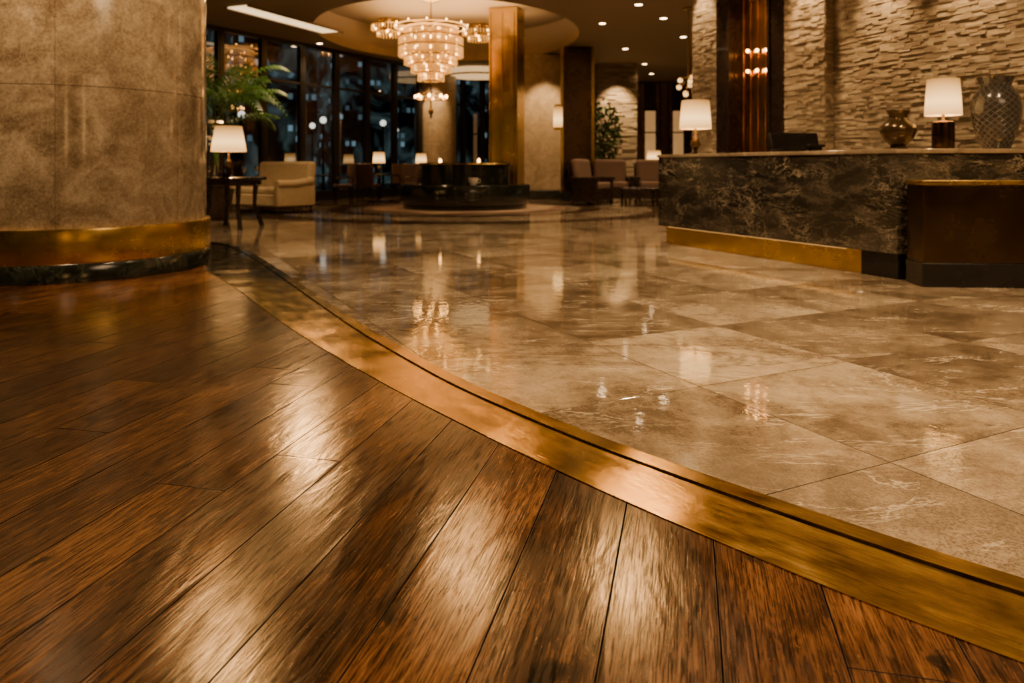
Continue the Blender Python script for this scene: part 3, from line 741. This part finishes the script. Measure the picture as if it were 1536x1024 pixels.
sqcol('stone_column','square beige stone column with dark base',.93,22.4,1.30,1.0,M_beige)
sqcol('bronze_column','dark bronze clad column with brass edges',1.82,20.9,.86,.6,M_darkmetal,trim=1)
e=thing('wall_sconce','glowing vertical tube sconce on dark column','wall light',(1.28,20.6,2.05))
make('sconce_shade',MB().lathe([(.12,.0),(.13,.02),(.13,.55),(.12,.57)],20),M_shade,parent=e,smooth=True)
make('bracket',MB().box(0,0,-.04,.2,.2,.08).box(0,0,.6,.2,.2,.06).box(.11,.08,.28,.06,.1,.7),M_brass,parent=e,bevel=.01)
e=thing('round_column','round pale stone column by windows','column',(-2.65,25.6,0))
make('shaft',MB().lathe([(.72,.2),(.72,CZ-.01)],48),M_beige,parent=e,smooth=True); make('plinth',MB().lathe([(.78,0),(.78,.2),(.72,.2)],48),M_blackm,parent=e,smooth=True)
e=thing('stone_pillar','split-face stone pillar lit from above','column',(0,0,0))
w=MB(); p0,p1,p2,p3=Vector((2.75,24.0)),Vector((4.05,24.0)),Vector((4.05,24.8)),Vector((2.75,24.8))
ledger(w,p0,p1,Vector((0,-1)),back=0,rowh=(.05,.08),ln=(.2,.5),pro=.04); ledger(w,p1,p2,Vector((1,0)),back=0,rowh=(.08,.12)); ledger(w,p3,p0,Vector((-1,0)),back=0,rowh=(.08,.12))
w.box(3.4,24.4,CZ/2,1.28,.78,CZ-.01); make('shaft',w,M_ledger,parent=e)
for k,x in enumerate((4.9,6.0,7.1)):
    p=make('trim_%d'%(5+k),MB().box(x,29.2,CZ/2,.25,.12,CZ-.1).box(x-.25,29.24,CZ/2,.12,.06,CZ-.1).box(x+.25,29.24,CZ/2,.12,.06,CZ-.1),M_brassv); struct(p,'vertical brass pilaster on dark wall')
for k,x in enumerate((5.45,6.55,1.2)):
    e=thing('wall_panel','backlit warm wall niche panel in dark frame','wall panel',(x,29.2,2.0),group='backlit wall panels')
    make('panel',MB().box(0,.02,0,.42,.03,2.3),M_niche,parent=e)
    make('frame',MB().box(-.24,0,0,.06,.1,2.5).box(.24,0,0,.06,.1,2.5).box(0,0,1.2,.54,.1,.08).box(0,0,-1.2,.54,.1,.08).box(0,0,.3,.5,.08,.05),M_dark,parent=e)
e=thing('potted_tree','leafy green potted tree beside stone pillar','potted plant',(2.72,22.2,0))
make('pot',MB().lathe([(.25,0),(.3,.05),(.36,.6),(.38,.65),(.33,.65),(.31,.58)],28),M_pot,parent=e,smooth=True)
mb=MB().tube([(0,0,.5),(.05,.02,1.2),(0,0,2.0)],[.05,.04,.03],8)
for k in range(7):
    a=k*.9; mb.tube([(0,0,1.3+.1*k),(.3*math.cos(a),.3*math.sin(a),1.7+.12*k)],[.02,.01],6)
make('trunk',mb,M_pot,parent=e,smooth=True)
mb=MB()
for k in range(900):
    u_,v_=random.uniform(0,6.28),math.acos(random.uniform(-1,1)); r=random.uniform(.3,1)**.5
    p=Vector((.58*r*math.sin(v_)*math.cos(u_),.58*r*math.sin(v_)*math.sin(u_),2.0+.95*r*math.cos(v_)))
    d=Vector((random.uniform(-1,1),random.uniform(-1,1),random.uniform(-1,.4))).normalized()*.15; s=d.cross(Vector((random.random(),random.random(),1))).normalized()*.045
    mb.add([p,p+d*.5+s,p+d,p+d*.5-s],[(0,1,2,3)])
o=make('foliage',mb,M_leaf2,parent=e); o["kind"]="stuff"

# ---------------------------------------------------------------- chandelier
BULBS={}
def bulbs(e,B):
    for (x,y,z,r) in B:
        if r not in BULBS: BULBS[r]=MB().ball((0,0,0),r,8,6,1.3).mesh('bulb'); BULBS[r].materials.append(M_bulb)
        k=bpy.data.objects.new('bulb',BULBS[r]); k.location=(x,y,z); k.parent=e; COL.objects.link(k)
def chandelier(label,loc,s=1,D=.15):
    e=thing('chandelier',label,'chandelier',loc,scale=s)
    fr=MB().lathe([(.22,-.0),(.24,-.03),(.2,-.07),(.03,-.1)],32)
    fr.tube([(0,0,0),(0,0,-2.9-D)],.022,10)
    tiers=[(.74,-.66,-.88,80),(.88,-.92,-1.14,92),(.88,-1.18,-1.40,92),(.72,-1.44,-1.62,76),(.54,-1.66,-1.84,58),(.36,-1.88,-2.06,40)]
    tiers=[(R,a-D,b-D,n) for (R,a,b,n) in tiers]
    cr=MB()
    for (R,a,b,n) in tiers:
        fr.torus(R,.022,a,56,6).torus(R*.97,.014,b+.02,56,6)
        for k in range(4):
            q=k*math.pi/2+.3; fr.tube([(0,0,a),(R*math.cos(q),R*math.sin(q),a)],.012,6)
        for k in range(n):
            q=2*math.pi*k/n; ln=(a-b)*random.uniform(.85,1.1)
            cr.box(R*math.cos(q),R*math.sin(q),a-ln/2,.018,.028,ln,q)
            cr.ball((R*math.cos(q),R*math.sin(q),a-ln-.03),.018,6,4,1.3)
    fr.torus(1.0,.018,-.62-D,64,6)
    for k in range(6):
        q=k*math.pi/3; fr.tube([(0,0,-.5-D),(1.0*math.cos(q),1.0*math.sin(q),-.62-D)],.010,6)
    fr.torus(.42,.018,-2.6-D,40,6).ball((0,0,-2.95-D),.07,14,8,1.4).lathe([(.02,-3.14-D),(.035,-3.09-D),(.02,-3.0-D)],12)
    for k in range(8):
        q=k*math.pi/4; fr.tube([(0,0,-2.42-D),(.3*math.cos(q),.3*math.sin(q),-2.47-D),(.42*math.cos(q),.42*math.sin(q),-2.6-D)],.01,6)
    make('frame',fr,M_brassv,parent=e,smooth=True)
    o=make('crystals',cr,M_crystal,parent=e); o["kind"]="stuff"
    B=[]
    for (R,a,b,n) in tiers:
        m=max(6,int(R*14))
        for k in range(m): B.append(((R-.06)*math.cos(6.283*k/m+.1),(R-.06)*math.sin(6.283*k/m+.1),(a+b)/2,.034))
    for k in range(12): B.append((1.0*math.cos(6.283*k/12),1.0*math.sin(6.283*k/12),-.58-D,.018))
    for k in range(8): B.append((.42*math.cos(k*math.pi/4),.42*math.sin(k*math.pi/4),-2.54-D,.040))
    bulbs(e,B)
chandelier('large multi-tier crystal chandelier with warm glowing bulbs',(-2.07,18.9,TZ-.01),.93)
for (x,y) in ((-3.6,21.6),(-1.0,22.4)):
    e=thing('flush_crystal_light','small flush crystal ceiling light with warm bulbs','ceiling light',(x,y,TZ-.01),group='flush crystal ceiling lights')
    fr=MB().lathe([(.3,0),(.3,-.04),(.28,-.05)][::-1],28); cr=MB()
    for (R,a) in ((.5,-.16),(.34,-.34)):
        fr.torus(R,.018,a,36,6)
        for k in range(4): fr.tube([(.2*math.cos(k*1.571),.2*math.sin(k*1.571),-.04),(R*math.cos(k*1.571),R*math.sin(k*1.571),a)],.01,6)
        for k in range(int(R*70)):
            q=2*math.pi*k/int(R*70); cr.box(R*math.cos(q),R*math.sin(q),a-.08,.018,.026,.15,q)
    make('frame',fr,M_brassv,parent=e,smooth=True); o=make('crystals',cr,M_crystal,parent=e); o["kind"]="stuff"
    bulbs(e,[(R*math.cos(k*6.283/m),R*math.sin(k*6.283/m),a-.06,.026) for (R,a,m) in ((.46,-.16,7),(.30,-.34,4)) for k in range(m)])
e=thing('pendant_light','cluster pendant of small amber glass globes','pendant light',(3.72,15.6,CZ-.01))
make('stem',MB().lathe([(.12,0),(.12,-.03),(.012,-.05),(.012,-1.55)][::-1],16),M_brassv,parent=e,smooth=True)
for k in range(9):
    a=k*2.4; r=.09+.15*((k*37)%10)/10; z=-1.45-.055*k
    make('arm',MB().tube([(0,0,-1.45),(r*.6*math.cos(a),r*.6*math.sin(a),z+.05),(r*math.cos(a),r*math.sin(a),z)],.008,6),M_brassv,parent=e)
    make('globe',MB().ball((r*math.cos(a),r*math.sin(a),z),.055,12,8),M_shade,parent=e,smooth=True)
e=thing('ceiling_light','round drum ceiling light with warm glow','ceiling light',(-1.2,25.5,CZ-.25))
make('diffuser',MB().lathe([(.95,0),(1.0,.03),(1.0,.2),(.98,.24)],48),M_cove,parent=e,smooth=True); make('rim',MB().torus(1.01,.03,.02,48,8),M_brass,parent=e,smooth=True)
a=Vector((-5.7,15.4)); b=Vector((-4.45,18.3)); mm=(a+b)/2; an=math.atan2((b-a).y,(b-a).x)
e=thing('ceiling_light','long rectangular recessed cove light in ceiling','ceiling light',(mm.x,mm.y,CZ-.03),an)
make('diffuser',MB().box(0,0,.012,(b-a).length,.55,.02),emis('linear_glow',(1,.66,.32),2.2),parent=e)
make('rim',MB().box(0,.3,.0,(b-a).length+.1,.05,.05).box(0,-.3,.0,(b-a).length+.1,.05,.05),M_ceil,parent=e)
def spot(x,y,z,en,ang=110,r=.09,tgt=None,col=(1,.64,.31),blend=.7):
    l=bpy.data.lights.new('spot','SPOT'); l.energy=en; l.color=col; l.spot_size=math.radians(ang); l.spot_blend=blend; l.shadow_soft_size=r
    o=bpy.data.objects.new('spot',l); o.location=(x,y,z); COL.objects.link(o)
    if tgt: o.rotation_euler=(Vector(tgt)-Vector((x,y,z))).to_track_quat('-Z','Y').to_euler()
    return o
D0=None
dl=[(-3.67,13.2,420),(-2.98,7.6,280),(1.36,8.8,650),(-.56,9.2,440),(3.3,3.6,1250),(1.2,13.5,600),(3.0,12.6,450),(-6.5,10.5,200),(1.6,5.4,560),
    (2.1,17.2,420),(3.4,16.6,420),(4.4,19.0,300),(3.2,20.9,300),(5.2,17.6,300),(2.6,15.2,350),(1.9,1.2,650),(-7.6,13.5,450),(4.3,24.0,250),(-5.2,20.0,350),(5.0,26.5,350),(-.2,4.6,240)]
for (x,y,en) in dl:
    if D0 is None:
        D0=thing('downlight','small round recessed ceiling downlight','ceiling light',(x,y,CZ-.025),group='recessed ceiling downlights')
        make('ring',MB().torus(.085,.015,.01,24,6),M_brass,parent=D0,smooth=True)
        make('lens',MB().lathe([(.075,.0),(.075,.02)],24),M_down,parent=D0)
    else: clone(D0,(x,y,CZ-.025))
    if en: spot(x,y,CZ-.06,en)
for (x,y,en,tg) in ((-.56,9.2,200,(-.1,2.2,0)),(-2.98,7.6,180,(-.8,1.8,0)),(1.36,8.8,200,(.4,1.8,0)),(-3.67,13.2,330,(-1.0,2.8,0))):
    spot(x,y+.05,CZ-.26,en,38,.20,tg,(1,.48,.14),1.0)
for t in (.25,1.3,2.4,3.5):
    p=E-DV*(t+.2)+NV*.45; g=E-DV*(t+.2)
    spot(p.x,p.y,4.2,1000,42,.06,(g.x,g.y,2.0),(1,.62,.28),1.0)
p=Fp+DV*.3+NV*.4; g=Fp+DV*.3; spot(p.x,p.y,4.2,450,50,.04,(g.x,g.y,1.5))
p=E+DV*.73+NV*.8; spot(p.x,p.y,4.2,500,50,.04,(E.x+.0,E.y+.7,1.5))
spot(1.2,6.6,4.2,400,50,.1,(2.5,7.6,.2))
spot(3.4,23.2,4.2,800,70,.05,(3.4,24.1,1.2)); spot(-2.65,24.1,4.2,550,70,.05,(-2.65,25.2,1.0))
spot(1.0,20.9,4.2,700,70,.05,(.95,22.0,1.0)); spot(-.3,18.4,4.2,170,60,.05,(-.2,20,1.0))
l=bpy.data.lights.new('cove','AREA'); l.energy=480; l.size=4; l.color=(1,.58,.25); o=bpy.data.objects.new('cove',l); o.location=(EX,EY,4.45); o.rotation_euler=(math.pi,0,0); COL.objects.link(o)
spot(-3.2,4.6,4.2,850,70,.1,(-4.0,6.2,1.5)); spot(-5.6,4.9,4.2,260,70,.1,(-5,6,1.5)); spot(-1.6,6.6,4.2,380,45,.08,(-3.1,7.0,1.2))
l=bpy.data.lights.new('panel','AREA'); l.energy=130; l.size=2.5; l.color=(1,.65,.34); o=bpy.data.objects.new('panel',l); o.location=(3.8,.5,4.2); COL.objects.link(o)  # added fill light without a fixture, brightens the near marble
S0=None  # unseen glowing tubes, added for streak reflections on column and cabinet
for (x,y) in ((-10.2,2.2),(-10.2,7.2),(1,-4.8),(4.6,-4.8)):
    if S0 is None:
        S0=thing('wall_sconce','tall glowing cylinder added out of view for reflections','wall light',(x,y,1.1),group='added out-of-view reflection lights')
        make('sconce_shade',MB().lathe([(.15,0),(.16,.02),(.16,2.0),(.15,2.02)],20),M_added_sconce,parent=S0,smooth=True)
        make('bracket',MB().box(-.08,0,1.0,.08,.14,2.2).box(0,0,-.03,.2,.2,.05).box(0,0,2.05,.2,.2,.05),M_brass,parent=S0,bevel=.006)
    else: clone(S0,(x,y,1.1),0 if x<-9 else math.pi/2)

w=bpy.data.worlds.new('night'); scene.world=w; w.use_nodes=True
w.node_tree.nodes['Background'].inputs[0].default_value=(.010,.018,.032,1); w.node_tree.nodes['Background'].inputs[1].default_value=.4

cam=bpy.data.cameras.new('camera'); cam.sensor_width=36; cam.lens=36*F/1536; cam.shift_y=-(512-HZ)/1536; cam.clip_end=300
cam.dof.use_dof=True; cam.dof.focus_distance=2.3; cam.dof.aperture_fstop=3.2
co=bpy.data.objects.new('camera',cam); co.location=(0,0,H); co.rotation_euler=(math.pi/2,0,0); COL.objects.link(co); scene.camera=co
